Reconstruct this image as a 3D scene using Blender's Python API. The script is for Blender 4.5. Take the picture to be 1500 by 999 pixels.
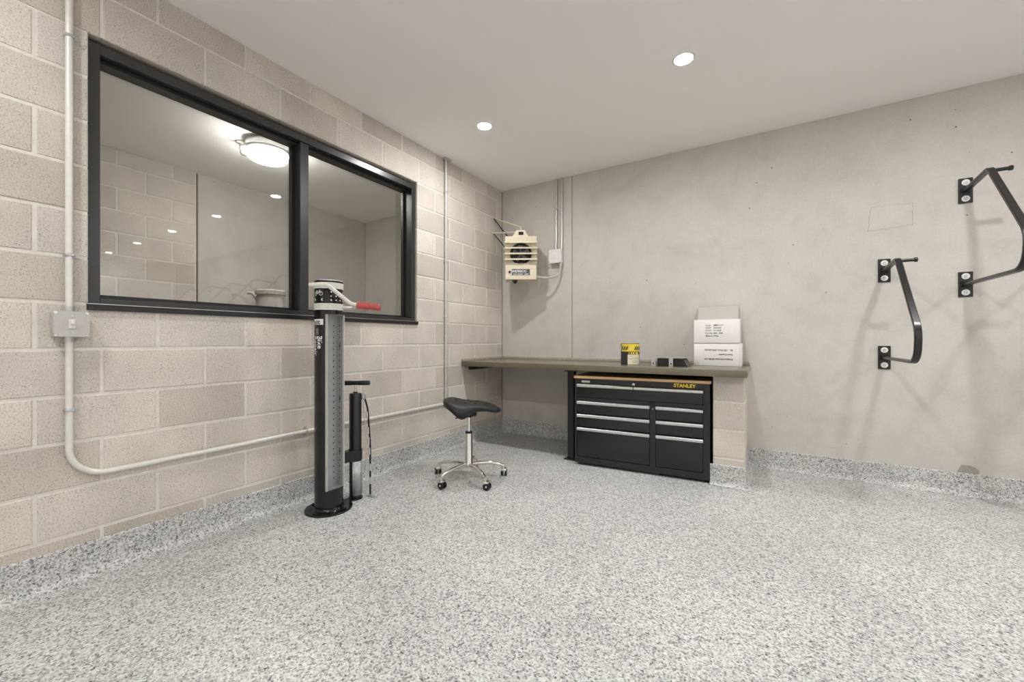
import bpy, bmesh, math, random
from mathutils import Vector, Matrix
random.seed(7)
for o in list(bpy.data.objects):
    bpy.data.objects.remove(o)
scene = bpy.context.scene
C = scene.collection
R = math.radians
PI = math.pi

# ---------------------------------------------------------------- camera, world, exposure
YAW = 0.5516
cam_d = bpy.data.cameras.new('camera')
cam_d.sensor_width = 36
cam_d.lens = 598.0 / 1500 * 36
cam_d.shift_y = -0.0007
cam_d.clip_start = 0.02
cam = bpy.data.objects.new('camera', cam_d)
C.objects.link(cam)
cam.location = (2.5818, -3.9795, 1.0552)
cam.rotation_euler = (PI / 2, 0, YAW)
scene.camera = cam

world = bpy.data.worlds.new('world')
scene.world = world
world.use_nodes = True
world.node_tree.nodes['Background'].inputs[0].default_value = (0.02, 0.02, 0.02, 1)
world.node_tree.nodes['Background'].inputs[1].default_value = 0.0
scene.view_settings.view_transform = 'Standard'
scene.view_settings.look = 'None'
scene.view_settings.gamma = 1
scene.view_settings.exposure = 1.94
scene.view_settings.use_curve_mapping = False
LAMP = 190.0         # radiance of the downlight lenses
LAMP_COL = (0.99, 0.985, 1.0)
FAR_LAMP = 18.5      # radiance of the drum lamp next door

# room dimensions (metres)
H = 2.7803
XR = 8.80            # right wall
YF = -5.70           # wall behind the camera
XO = -2.40           # far wall of the neighbouring room
CRS = 0.2032         # course height
BLK = 0.4064         # block length

# ---------------------------------------------------------------- materials
def new_mat(name):
    m = bpy.data.materials.new(name)
    m.use_nodes = True
    nt = m.node_tree
    return m, nt, nt.nodes['Principled BSDF']

def plain(name, col, rough=0.5, metal=0.0, spec=None, var=0.06, scale=40, coat=0):
    m, nt, b = new_mat(name)
    n = nt.nodes.new('ShaderNodeTexNoise'); n.inputs['Scale'].default_value = scale
    n.inputs['Detail'].default_value = 4
    tc = nt.nodes.new('ShaderNodeTexCoord')
    nt.links.new(tc.outputs['Object'], n.inputs['Vector'])
    r = nt.nodes.new('ShaderNodeValToRGB')
    lo = [max(0, c * (1 - var)) for c in col]; hi = [min(1, c * (1 + var)) for c in col]
    r.color_ramp.elements[0].color = (*lo, 1); r.color_ramp.elements[0].position = 0.3
    r.color_ramp.elements[1].color = (*hi, 1); r.color_ramp.elements[1].position = 0.7
    nt.links.new(n.outputs['Fac'], r.inputs['Fac'])
    nt.links.new(r.outputs['Color'], b.inputs['Base Color'])
    b.inputs['Roughness'].default_value = rough
    b.inputs['Metallic'].default_value = metal
    if spec is not None: b.inputs['Specular IOR Level'].default_value = spec
    if coat: b.inputs['Coat Weight'].default_value = coat
    return m

def N(nt, kind, **kw):
    n = nt.nodes.new(kind)
    for k, v in kw.items():
        if k in n.inputs: n.inputs[k].default_value = v
        else: setattr(n, k, v)
    return n

def ramp(nt, src, stops):
    r = nt.nodes.new('ShaderNodeValToRGB')
    e = r.color_ramp.elements
    while len(e) < len(stops): e.new(0.5)
    for i, (p, c) in enumerate(stops):
        e[i].position = p
        e[i].color = (c, c, c, 1) if not isinstance(c, tuple) else (*c, 1)
    nt.links.new(src, r.inputs['Fac'])
    return r.outputs['Color']

def mixc(nt, fac, a, b, mode='MIX'):
    m = nt.nodes.new('ShaderNodeMix'); m.data_type = 'RGBA'; m.blend_type = mode
    for sock, v in ((m.inputs['Factor'], fac), (m.inputs[6], a), (m.inputs[7], b)):
        if isinstance(v, (int, float)): sock.default_value = v
        elif isinstance(v, tuple): sock.default_value = (*v, 1)
        else: nt.links.new(v, sock)
    return m.outputs[2]

def block_mat(name, base, pores=1.0):
    m, nt, b = new_mat(name)
    geo = N(nt, 'ShaderNodeNewGeometry'); P = geo.outputs['Position']
    oi = N(nt, 'ShaderNodeObjectInfo')
    big = N(nt, 'ShaderNodeTexNoise', Scale=3.0, Detail=3.0); nt.links.new(P, big.inputs['Vector'])
    fine = N(nt, 'ShaderNodeTexNoise', Scale=160.0, Detail=3.0, Roughness=0.7); nt.links.new(P, fine.inputs['Vector'])
    vor = N(nt, 'ShaderNodeTexVoronoi', Scale=95.0); nt.links.new(P, vor.inputs['Vector'])
    patch = N(nt, 'ShaderNodeTexNoise', Scale=9.0, Detail=2.0); nt.links.new(P, patch.inputs['Vector'])
    c = ramp(nt, big.outputs['Fac'], [(0.3, tuple(x * 0.88 for x in base)), (0.7, tuple(min(1, x * 1.08) for x in base))])
    rnd = ramp(nt, oi.outputs['Random'], [(0.0, (0.86, 0.84, 0.81)), (0.5, (0.97, 0.97, 0.97)), (1.0, (1.08, 1.07, 1.05))])
    c = mixc(nt, 1.0, c, rnd, 'MULTIPLY')
    f = ramp(nt, fine.outputs['Fac'], [(0.30, 0.58), (0.46, 0.97), (0.72, 1.14)])
    c = mixc(nt, 0.9, c, f, 'MULTIPLY')
    pm = ramp(nt, vor.outputs['Distance'], [(0.12, 0.30), (0.27, 1.0)])
    pw = ramp(nt, patch.outputs['Fac'], [(0.38, 0.0), (0.62, 0.75 * pores)])
    c = mixc(nt, pw, c, mixc(nt, 1.0, c, pm, 'MULTIPLY'))
    nt.links.new(c, b.inputs['Base Color'])
    b.inputs['Roughness'].default_value = 0.9
    b.inputs['Specular IOR Level'].default_value = 0.2
    bump = N(nt, 'ShaderNodeBump', Strength=0.35, Distance=0.002)
    nt.links.new(fine.outputs['Fac'], bump.inputs['Height']); nt.links.new(bump.outputs[0], b.inputs['Normal'])
    return m

def concrete_mat(name, base, stain=1.0):
    m, nt, b = new_mat(name)
    geo = N(nt, 'ShaderNodeNewGeometry'); P = geo.outputs['Position']
    big = N(nt, 'ShaderNodeTexNoise', Scale=1.3, Detail=5.0, Roughness=0.6, Distortion=0.6); nt.links.new(P, big.inputs['Vector'])
    mid = N(nt, 'ShaderNodeTexNoise', Scale=6.0, Detail=5.0, Roughness=0.65); nt.links.new(P, mid.inputs['Vector'])
    fine = N(nt, 'ShaderNodeTexNoise', Scale=70.0, Detail=3.0); nt.links.new(P, fine.inputs['Vector'])
    vor = N(nt, 'ShaderNodeTexVoronoi', Scale=9.0); nt.links.new(P, vor.inputs['Vector'])
    wn = N(nt, 'ShaderNodeTexNoise', Scale=2.2, Detail=2.0); nt.links.new(P, wn.inputs['Vector'])
    c = ramp(nt, big.outputs['Fac'], [(0.25, tuple(x * 0.84 for x in base)), (0.45, base), (0.75, tuple(min(1, x * 1.07) for x in base))])
    c = mixc(nt, 0.8 * stain, c, ramp(nt, mid.outputs['Fac'], [(0.28, (0.90, 0.89, 0.87)), (0.5, 1.0), (0.75, 1.04)]), 'MULTIPLY')
    c = mixc(nt, 0.6, c, ramp(nt, fine.outputs['Fac'], [(0.3, 0.93), (0.7, 1.06)]), 'MULTIPLY')
    # bug holes left by air in the formwork
    hole = ramp(nt, vor.outputs['Distance'], [(0.035, 1.0), (0.055, 0.0)])
    sel = ramp(nt, wn.outputs['Fac'], [(0.46, 0.0), (0.56, 1.0)])
    hm = mixc(nt, 1.0, hole, sel, 'MULTIPLY')
    c = mixc(nt, hm, c, (0.10, 0.09, 0.075))
    v2 = N(nt, 'ShaderNodeTexVoronoi', Scale=17.0); nt.links.new(P, v2.inputs['Vector'])
    h2 = ramp(nt, v2.outputs['Distance'], [(0.055, 1.0), (0.085, 0.0)])
    sx_ = N(nt, 'ShaderNodeSeparateXYZ'); nt.links.new(P, sx_.inputs[0])
    lowz = ramp(nt, sx_.outputs['Z'], [(0.25, 1.0), (0.62, 0.0)])
    n3 = N(nt, 'ShaderNodeTexNoise', Scale=1.1, Detail=2.0); nt.links.new(P, n3.inputs['Vector'])
    s3 = ramp(nt, n3.outputs['Fac'], [(0.50, 0.0), (0.58, 1.0)])
    c = mixc(nt, mixc(nt, 1.0, mixc(nt, 1.0, h2, lowz, 'MULTIPLY'), s3, 'MULTIPLY'), c, (0.12, 0.105, 0.085))
    nt.links.new(c, b.inputs['Base Color'])
    b.inputs['Roughness'].default_value = 0.75
    b.inputs['Specular IOR Level'].default_value = 0.3
    bump = N(nt, 'ShaderNodeBump', Strength=0.15, Distance=0.003)
    nt.links.new(mid.outputs['Fac'], bump.inputs['Height']); nt.links.new(bump.outputs[0], b.inputs['Normal'])
    return m

def floor_mat(name):
    m, nt, b = new_mat(name)
    geo = N(nt, 'ShaderNodeNewGeometry'); P = geo.outputs['Position']
    v = N(nt, 'ShaderNodeTexVoronoi', Scale=190.0); nt.links.new(P, v.inputs['Vector'])
    v2 = N(nt, 'ShaderNodeTexVoronoi', Scale=110.0); nt.links.new(P, v2.inputs['Vector'])
    s = N(nt, 'ShaderNodeSeparateColor'); nt.links.new(v.outputs['Color'], s.inputs[0])
    s2 = N(nt, 'ShaderNodeSeparateColor'); nt.links.new(v2.outputs['Color'], s2.inputs[0])
    c = ramp(nt, s.outputs[0], [(0.0, (0.03, 0.03, 0.032)), (0.16, (0.16, 0.16, 0.16)), (0.30, (0.46, 0.455, 0.44)),
                                (0.55, (0.64, 0.635, 0.615)), (1.0, (0.84, 0.835, 0.81))])
    c2 = ramp(nt, s2.outputs[0], [(0.0, (0.05, 0.05, 0.055)), (0.20, (0.38, 0.38, 0.37)), (0.5, (0.64, 0.635, 0.615)), (1.0, (0.84, 0.835, 0.81))])
    c = mixc(nt, 0.38, c, c2)
    big = N(nt, 'ShaderNodeTexNoise', Scale=1.6, Detail=3.0); nt.links.new(P, big.inputs['Vector'])
    c = mixc(nt, 1.0, c, ramp(nt, big.outputs['Fac'], [(0.35, 0.85), (0.65, 0.96)]), 'MULTIPLY')
    nt.links.new(c, b.inputs['Base Color'])
    b.inputs['Roughness'].default_value = 0.45
    b.inputs['Specular IOR Level'].default_value = 0.35
    bump = N(nt, 'ShaderNodeBump', Strength=0.25, Distance=0.001)
    nt.links.new(s.outputs[1], bump.inputs['Height']); nt.links.new(bump.outputs[0], b.inputs['Normal'])
    return m

def glass_mat(name):
    m, nt, b = new_mat(name)
    nt.nodes.remove(b)
    out = nt.nodes['Material Output']
    geo = N(nt, 'ShaderNodeNewGeometry')
    ior = nt.nodes.new('ShaderNodeMix'); ior.data_type = 'FLOAT'
    ior.inputs[2].default_value = 1.8; ior.inputs[3].default_value = 1 / 1.8
    nt.links.new(geo.outputs['Backfacing'], ior.inputs['Factor'])
    fr = N(nt, 'ShaderNodeFresnel'); nt.links.new(ior.outputs[0], fr.inputs['IOR'])
    tr = N(nt, 'ShaderNodeBsdfTransparent'); tr.inputs[0].default_value = (0.965, 0.97, 0.965, 1)
    gl = N(nt, 'ShaderNodeBsdfGlossy'); gl.inputs['Roughness'].default_value = 0.0
    mx = N(nt, 'ShaderNodeMixShader')
    nt.links.new(fr.outputs[0], mx.inputs[0]); nt.links.new(tr.outputs[0], mx.inputs[1]); nt.links.new(gl.outputs[0], mx.inputs[2])
    nt.links.new(mx.outputs[0], out.inputs['Surface'])
    return m

def emit_mat(name, col, s):
    m, nt, b = new_mat(name)
    b.inputs['Base Color'].default_value = (0.8, 0.8, 0.8, 1)
    b.inputs['Emission Color'].default_value = (*col, 1)
    b.inputs['Emission Strength'].default_value = s
    return m

def wood_mat(name, a, c2):
    m, nt, b = new_mat(name)
    tc = N(nt, 'ShaderNodeTexCoord')
    mp = N(nt, 'ShaderNodeMapping'); mp.inputs['Scale'].default_value = (3, 60, 60)
    nt.links.new(tc.outputs['Object'], mp.inputs[0])
    n = N(nt, 'ShaderNodeTexNoise', Scale=2.0, Detail=4.0); nt.links.new(mp.outputs[0], n.inputs['Vector'])
    nt.links.new(ramp(nt, n.outputs['Fac'], [(0.3, a), (0.7, c2)]), b.inputs['Base Color'])
    b.inputs['Roughness'].default_value = 0.45
    return m

M = {
    'block': block_mat('concrete_block', (0.64, 0.59, 0.525)),
    'mortar': plain('mortar', (0.70, 0.665, 0.60), 0.9, spec=0.2, var=0.08, scale=25),
    'concrete': concrete_mat('poured_concrete', (0.575, 0.545, 0.50)),
    'patch': concrete_mat('patched_concrete', (0.585, 0.555, 0.505), 0.6),
    'damp': concrete_mat('damp_concrete', (0.36, 0.33, 0.28), 1.0),
    'crack': plain('dark_joint', (0.13, 0.115, 0.095), 0.9),
    'caulk': plain('joint_sealant', (0.36, 0.335, 0.29), 0.7),
    'ceiling': plain('ceiling_paint', (0.94, 0.91, 0.88), 0.8, spec=0.2, var=0.01, scale=2),
    'floor': floor_mat('flake_floor'),
    'glass': glass_mat('window_glass'),
    'bronze': plain('dark_bronze_aluminium', (0.022, 0.0205, 0.0195), 0.30, 0.0, spec=0.7, var=0.05),
    'bronze2': plain('black_aluminium', (0.012, 0.0115, 0.011), 0.35, spec=0.5),
    'black': plain('black_powder_coat', (0.014, 0.0135, 0.013), 0.28, spec=0.5),
    'blackgl': plain('black_gloss', (0.008, 0.008, 0.008), 0.12, spec=0.5),
    'cabinet': plain('charcoal_steel', (0.013, 0.0128, 0.0122), 0.30, spec=0.5),
    'rubber': plain('black_rubber', (0.013, 0.013, 0.0145), 0.5, spec=0.4),
    'hole': plain('dark_hole', (0.006, 0.006, 0.006), 0.8),
    'chrome': plain('chrome', (0.80, 0.79, 0.77), 0.10, 1.0, var=0.02),
    'alu': plain('brushed_aluminium', (0.62, 0.62, 0.61), 0.34, 1.0, var=0.06),
    'galv': plain('galvanised_steel', (0.56, 0.57, 0.565), 0.38, 0.85, var=0.14, scale=30),
    'steeldk': plain('dark_steel', (0.16, 0.155, 0.15), 0.4, 0.6),
    'channel': plain('zinc_channel', (0.42, 0.425, 0.42), 0.45, 0.5, var=0.05),
    'conduit': plain('painted_conduit', (0.74, 0.725, 0.67), 0.32, 0.1, var=0.05),
    'emt': plain('steel_conduit', (0.62, 0.61, 0.58), 0.35, 0.6, var=0.06),
    'boxgrey': plain('grey_plastic', (0.50, 0.485, 0.455), 0.45),
    'white': plain('white_plastic', (0.78, 0.77, 0.74), 0.35),
    'ivory': plain('ivory_enamel', (0.70, 0.68, 0.62), 0.35),
    'cream': plain('cream_enamel', (0.68, 0.615, 0.46), 0.45),
    'plate': plain('grey_nameplate', (0.09, 0.085, 0.08), 0.4),
    'red': plain('red_rubber', (0.46, 0.075, 0.065), 0.32, spec=0.6, var=0.15, scale=60),
    'bench': plain('olive_laminate', (0.150, 0.130, 0.085), 0.22, spec=0.6, var=0.07, scale=12),
    'benchedge': plain('worn_trim', (0.40, 0.365, 0.29), 0.6, var=0.15),
    'wood': wood_mat('maple_top', (0.50, 0.32, 0.15), (0.66, 0.45, 0.24)),
    'yellow': plain('yellow_print', (0.78, 0.60, 0.06), 0.4),
    'paper': plain('white_carton', (0.80, 0.785, 0.75), 0.7, var=0.02),
    'flap': plain('grey_card', (0.50, 0.475, 0.435), 0.8, var=0.02),  # lid flap, greyer than the white carton body
    'label': plain('cream_label', (0.76, 0.71, 0.52), 0.5),
    'ink': plain('black_ink', (0.03, 0.03, 0.03), 0.6),
    'inkgrey': plain('grey_ink', (0.30, 0.30, 0.32), 0.6),
    'printwhite': plain('white_print', (0.75, 0.75, 0.74), 0.5),
    'logo_yellow': plain('logo_yellow', (0.85, 0.66, 0.02), 0.4),
    'cylinder': plain('matte_grey', (0.46, 0.44, 0.405), 0.7, var=0.08),
    'lens': emit_mat('downlight_lens', LAMP_COL, LAMP),
    'drumlens': emit_mat('drum_lens', (1.0, 0.97, 0.92), FAR_LAMP),
}

# ---------------------------------------------------------------- mesh helpers
class MB:
    def __init__(s): s.v = []; s.f = []
    def add(s, vs, fs):
        o = len(s.v); s.v += [tuple(v) for v in vs]; s.f += [tuple(i + o for i in f) for f in fs]; return s
    def box(s, x0, x1, y0, y1, z0, z1, b=0.0, seg=1):
        if b <= 0:
            vs = [(x, y, z) for x in (x0, x1) for y in (y0, y1) for z in (z0, z1)]
            return s.add(vs, [(0, 1, 3, 2), (4, 6, 7, 5), (0, 4, 5, 1), (2, 3, 7, 6), (0, 2, 6, 4), (1, 5, 7, 3)])
        bm = bmesh.new(); bmesh.ops.create_cube(bm, size=1)
        for v in bm.verts:
            v.co = (x0 + (v.co.x + .5) * (x1 - x0), y0 + (v.co.y + .5) * (y1 - y0), z0 + (v.co.z + .5) * (z1 - z0))
        bmesh.ops.bevel(bm, geom=bm.edges[:], offset=b, segments=seg, affect='EDGES', profile=0.5)
        bm.verts.ensure_lookup_table(); bm.verts.index_update()
        s.add([v.co[:] for v in bm.verts], [[v.index for v in f.verts] for f in bm.faces]); bm.free(); return s
    def tube(s, pts, r, seg=12, caps=True, radii=None):
        pts = [Vector(p) for p in pts]; n = len(pts); rings = []
        up = None
        for i, p in enumerate(pts):
            t = (pts[min(i + 1, n - 1)] - pts[max(i - 1, 0)]).normalized()
            if up is None:
                a = Vector((0, 0, 1)) if abs(t.z) < .9 else Vector((1, 0, 0))
                up = (a - t * a.dot(t)).normalized()
            else: up = (up - t * up.dot(t)).normalized()
            w = t.cross(up); rr = radii[i] if radii else r
            rings.append([p + (up * math.cos(2 * PI * k / seg) + w * math.sin(2 * PI * k / seg)) * rr for k in range(seg)])
        vs = [v for ring in rings for v in ring]; fs = []
        for i in range(n - 1):
            for k in range(seg):
                a = i * seg + k; b = i * seg + (k + 1) % seg
                fs.append((a, b, b + seg, a + seg))
        if caps: fs += [tuple(range(seg))[::-1], tuple((n - 1) * seg + k for k in range(seg))]
        return s.add(vs, fs)
    def cyl(s, p0, p1, r, r1=None, seg=20):
        return s.tube([p0, p1], r, seg, True, [r, r if r1 is None else r1])
    def lathe(s, prof, seg=28, c=(0, 0, 0)):
        # profile of (radius, z); closed where the radius is 0
        vs = []; fs = []; idx = []
        for r, z in prof:
            if r < 1e-6: idx.append([len(vs)] * seg); vs.append((c[0], c[1], c[2] + z))
            else:
                idx.append(list(range(len(vs), len(vs) + seg)))
                vs += [(c[0] + r * math.cos(2 * PI * k / seg), c[1] + r * math.sin(2 * PI * k / seg), c[2] + z) for k in range(seg)]
        for i in range(len(prof) - 1):
            for k in range(seg):
                q = (idx[i][k], idx[i][(k + 1) % seg], idx[i + 1][(k + 1) % seg], idx[i + 1][k])
                q2 = []
                for t in q:
                    if t not in q2: q2.append(t)
                if len(q2) > 2: fs.append(tuple(q2))
        return s.add(vs, fs)
    def prism(s, poly, axis, a, b):
        # poly: 2D outline in the plane across axis, extruded from a to b
        def p3(u, v, w): return {'x': (w, u, v), 'y': (u, w, v), 'z': (u, v, w)}[axis]
        n = len(poly); vs = [p3(u, v, a) for u, v in poly] + [p3(u, v, b) for u, v in poly]
        fs = [tuple(range(n)), tuple(range(2 * n - 1, n - 1, -1))]
        fs += [(i, i + n, (i + 1) % n + n, (i + 1) % n) for i in range(n)]
        return s.add(vs, fs)
    def mesh(s, name, mat, smooth=None, T=None):
        me = bpy.data.meshes.new(name); me.from_pydata(s.v, [], s.f)
        if T is not None: me.transform(T)
        bm = bmesh.new(); bm.from_mesh(me)
        bmesh.ops.recalc_face_normals(bm, faces=bm.faces[:]); bm.to_mesh(me); bm.free()
        me.materials.append(M[mat] if isinstance(mat, str) else mat)
        if smooth:
            for p in me.polygons: p.use_smooth = True
            me.set_sharp_from_angle(angle=R(smooth))
        return me
    def obj(s, name, mat, parent=None, smooth=None, T=None, label=None):
        o = bpy.data.objects.new(name, s.mesh(name, mat, smooth, T)); C.objects.link(o); o.parent = parent
        if label: o['label'] = label
        return o

def empty(name, loc=(0, 0, 0), rz=0.0):
    o = bpy.data.objects.new(name, None); C.objects.link(o); o.location = loc; o.rotation_euler = (0, 0, rz)
    o.empty_display_size = 0.05
    return o
def tag(o, label, cat, group=None):
    o['label'] = label; o['category'] = cat
    if group: o['group'] = group
    return o
def struct(o, label=None):
    o['kind'] = 'structure'
    if label: o['label'] = label
    return o
def fillet(pts, radii, n=8):
    """polyline with rounded corners"""
    pts = [Vector(p) for p in pts]; out = [pts[0]]
    for i in range(1, len(pts) - 1):
        r = radii[i - 1] if isinstance(radii, (list, tuple)) else radii
        a = (pts[i - 1] - pts[i]).normalized(); b = (pts[i + 1] - pts[i]).normalized()
        ang = a.angle(b)
        dd = r / math.tan(ang / 2)
        cen = pts[i] + (a + b).normalized() * (r / math.sin(ang / 2))
        p0 = pts[i] + a * dd; p1 = pts[i] + b * dd
        v0 = p0 - cen; v1 = p1 - cen; th = v0.angle(v1)
        for k in range(n + 1):
            t = k / n
            out.append(cen + (v0 * math.sin((1 - t) * th) + v1 * math.sin(t * th)) / math.sin(th))
    out.append(pts[-1]); return out
def text_mesh(body, size, bold=0.0, align='CENTER', space=1.0):
    cu = bpy.data.curves.new('lettering', 'FONT'); cu.body = body; cu.size = size
    cu.align_x = align; cu.align_y = 'CENTER'; cu.offset = bold; cu.extrude = 0.0; cu.space_character = space
    cu.resolution_u = 3
    ob = bpy.data.objects.new('lettering', cu); C.objects.link(ob)
    dg = bpy.context.evaluated_depsgraph_get(); dg.update()
    me = bpy.data.meshes.new_from_object(ob.evaluated_get(dg))
    vs = [v.co.copy() for v in me.vertices]; fs = [tuple(p.vertices) for p in me.polygons]
    bpy.data.objects.remove(ob); bpy.data.curves.remove(cu); bpy.data.meshes.remove(me)
    return vs, fs
def text_obj(name, body, size, mat, parent, fn, bold=0.0, align='CENTER', space=1.0):
    vs, fs = text_mesh(body, size, bold, align, space)
    mb = MB(); mb.add([fn(v.x, v.y) for v in vs], fs)
    me = bpy.data.meshes.new(name); me.from_pydata(mb.v, [], mb.f); me.materials.append(M[mat])
    o = bpy.data.objects.new(name, me); C.objects.link(o); o.parent = parent
    return o

# ================================================================ the setting
fl = MB().box(XO - .2, XR + .2, YF - .2, 0.2, -0.1, 0.0).obj('floor', 'floor')
struct(fl, 'grey and white speckled flake floor')
ORD = ['first', 'second', 'third', 'fourth', 'fifth', 'sixth', 'seventh', 'eighth', 'ninth', 'tenth']
LX = [0.6687 + 1.4972 * k for k in range(6)]
LY = [-1.2945, -4.25]
LR = 0.055           # radius of the holes cut for the downlights
cm = MB()
gx = sorted([XO - .2, XR + .2] + [x + d_ for x in LX for d_ in (-.12, .12)])
gy = sorted([YF - .2, 0.2] + [y + d_ for y in LY for d_ in (-.12, .12)])
for i in range(len(gx) - 1):
    for j in range(len(gy) - 1):
        x0, x1, y0, y1 = gx[i], gx[i + 1], gy[j], gy[j + 1]
        mx, my = (x0 + x1) / 2, (y0 + y1) / 2
        if any(abs(mx - x) < .01 for x in LX) and any(abs(my - y) < .01 for y in LY):
            n_ = 32; vs = []
            for k in range(n_):
                a_ = 2 * PI * k / n_; c_, s_ = math.cos(a_), math.sin(a_); q = .12 / max(abs(c_), abs(s_))
                vs += [(mx + LR * c_, my + LR * s_, H), (mx + q * c_, my + q * s_, H)]
            cm.add(vs, [(2 * k, 2 * k + 1, (2 * k + 3) % (2 * n_), (2 * k + 2) % (2 * n_)) for k in range(n_)])
        else:
            cm.add([(x0, y0, H), (x1, y0, H), (x1, y1, H), (x0, y1, H)], [(0, 1, 2, 3)])
cm.box(XO - .2, XR + .2, YF - .2, 0.2, H + .08, H + 0.1)
ce = cm.obj('ceiling', 'ceiling')
struct(ce, 'smooth off-white painted ceiling')

# ---- block laying
_blk = {}
def block_piece(l, h, d):
    """block with chamfered arrises, x from -d to 0 (front), y 0..l, z 0..h"""
    key = (round(l, 3), round(h, 3), round(d, 3))
    if key in _blk: return _blk[key]
    c = 0.004; mb = MB()
    vs = [(-d, 0, 0), (-d, l, 0), (-d, l, h), (-d, 0, h), (-c, 0, 0), (-c, l, 0), (-c, l, h), (-c, 0, h),
          (0, c, c), (0, l - c, c), (0, l - c, h - c), (0, c, h - c)]
    fs = [(0, 3, 2, 1), (0, 1, 5, 4), (1, 2, 6, 5), (2, 3, 7, 6), (3, 0, 4, 7), (4, 5, 9, 8), (5, 6, 10, 9), (6, 7, 11, 10), (7, 4, 8, 11), (8, 9, 10, 11)]
    mb.add(vs, fs); _blk[key] = mb.mesh('concrete_block', 'block'); return _blk[key]
J = 0.0055     # half a mortar joint
def lay(parent, y0, y1, ztop, yj, depth, x=0.0, hole=None, zstart=0.0):
    n = 0
    k = 0
    while k * CRS < ztop - 0.03:
        z0 = k * CRS; z1 = min(z0 + CRS, ztop)
        off = yj + (0 if k % 2 else BLK / 2)
        js = [off + i * BLK for i in range(-40, 40)]
        cuts = [y0] + [j for j in js if y0 + 0.05 < j < y1 - 0.05] + [y1]
        segs = list(zip(cuts[:-1], cuts[1:])); fin = []
        for a, b in segs:
            if hole and z0 >= hole[2] - .01 and z1 <= hole[3] + .01:
                if a >= hole[0] - .01 and b <= hole[1] + .01: continue
                if a < hole[0] < b: fin.append((a, hole[0], 1))
                if a < hole[1] < b: fin.append((hole[1], b, 2))
                if b <= hole[0] or a >= hole[1]: fin.append((a, b, 0))
            else: fin.append((a, b, 0))
        # slivers beside the opening join their neighbour
        out = []
        for a, b, t in fin:
            if b - a < 0.06:
                if t == 1 and out: out[-1] = (out[-1][0], b, 1); continue
                if t == 2: out.append((a, None, 2)); continue
            if out and out[-1][1] is None: out[-1] = (out[-1][0], b, 2); continue
            out.append((a, b, t))
        for a, b, t in out:
            a2 = a + (0 if t == 2 else J); b2 = b - (0 if t == 1 else J)
            zz0 = z0 + (J if k else 0); zz1 = z1 - (J if z1 < ztop - 1e-4 else 0.0015)
            if hole and abs(z0 - hole[3]) < .02 and b > hole[0] and a < hole[1]: zz0 = z0
            o = bpy.data.objects.new('concrete_block', block_piece(b2 - a2, zz1 - zz0, depth)); C.objects.link(o)
            o.location = (x + random.uniform(-.0012, .0008), a2, zz0); o.parent = parent; n += 1
        k += 1
    return n

# window opening in the block wall
WY0, WY1, WZ0, WZ1 = -3.415, -1.370, 6 * CRS, 12 * CRS
core = MB()
a, b = -0.194, -0.0035
core.box(a, b, YF, WY0 - .002, 0, H); core.box(a, b, WY1 + .002, 0, 0, H)
core.box(a, b, WY0 - .002, WY1 + .002, 0, WZ0 - .002); core.box(a, b, WY0 - .002, WY1 + .002, WZ1 + .004, H)
wl = core.obj('wall_left', 'mortar'); struct(wl, 'beige concrete block wall with pale mortar joints')
lay(wl, YF, 0.0, H, -0.3228, 0.2, 0.0, (WY0, WY1, WZ0, WZ1))

# poured concrete wall at the back, with a vertical joint, serving both rooms
wb = MB().box(XO - .2, XR + .2, 0.004, 0.2, 0, H).obj('wall_back', 'crack'); struct(wb, 'stained grey poured concrete wall')
JX = 0.873
def panel(x0, x1):
    o = MB().box(x0, x1, 0.0, 0.02, 0, H, 0.002).obj('concrete_panel', 'concrete', wb)
    return o
panel(0.001, JX - 0.006); panel(JX + 0.006, 5.2); panel(5.212, XR); panel(XO, -0.2)
MB().box(JX - .006, JX + .006, 0.0025, 0.01, 0, H).obj('joint_sealant', 'caulk', wb)
# rectangular patched recess outlined by a crack
pt = [(3.245, 1.865), (3.488, 1.880), (3.492, 2.035), (3.262, 2.043)]
pc = [(sum(p[0] for p in pt) / 4), (sum(p[1] for p in pt) / 4)]
crk = MB(); rnd = random.Random(3)
loop = []
for i in range(4):
    p, q = pt[i], pt[(i + 1) % 4]
    for t in range(10):
        f_ = t / 10; loop.append((p[0] + (q[0] - p[0]) * f_ + rnd.uniform(-.003, .003), p[1] + (q[1] - p[1]) * f_ + rnd.uniform(-.003, .003)))
nL = len(loop)
def sc(p, k): return (pc[0] + (p[0] - pc[0]) * k, pc[1] + (p[1] - pc[1]) * k)
wids = [1 - rnd.uniform(.008, .028) for _ in loop]
vs = [(p[0], -0.0004, p[1]) for p in loop] + [(*sc(p, wids[i])[:1], -0.0004, sc(p, wids[i])[1]) for i, p in enumerate(loop)]
crk.add(vs, [(i, (i + 1) % nL, (i + 1) % nL + nL, i + nL) for i in range(nL)])
crk.obj('patch_crack', plain('hairline_crack', (0.30, 0.27, 0.215), 0.9), wb)
MB().prism([sc(p, .975) for p in loop], 'y', -0.0012, 0.001).obj('concrete_patch', 'patch', wb)
# damp patches above the cove
def blob(poly, name='damp_stain', mat='damp'):
    MB().prism(poly, 'y', -0.0008, 0.001).obj(name, mat, wb)
blob([(3.71, .150), (3.815, .150), (3.818, .178), (3.80, .196), (3.775, .206), (3.735, .208), (3.725, .185)])

struct(MB().box(XR, XR + .2, YF, 0, 0, H).obj('wall_right', 'ceiling'), 'white painted end wall of the room')
struct(MB().box(XO - .2, XR + .2, YF - .2, YF, 0, H).obj('wall_front', 'ceiling'), 'white painted wall opposite the workbench')

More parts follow.
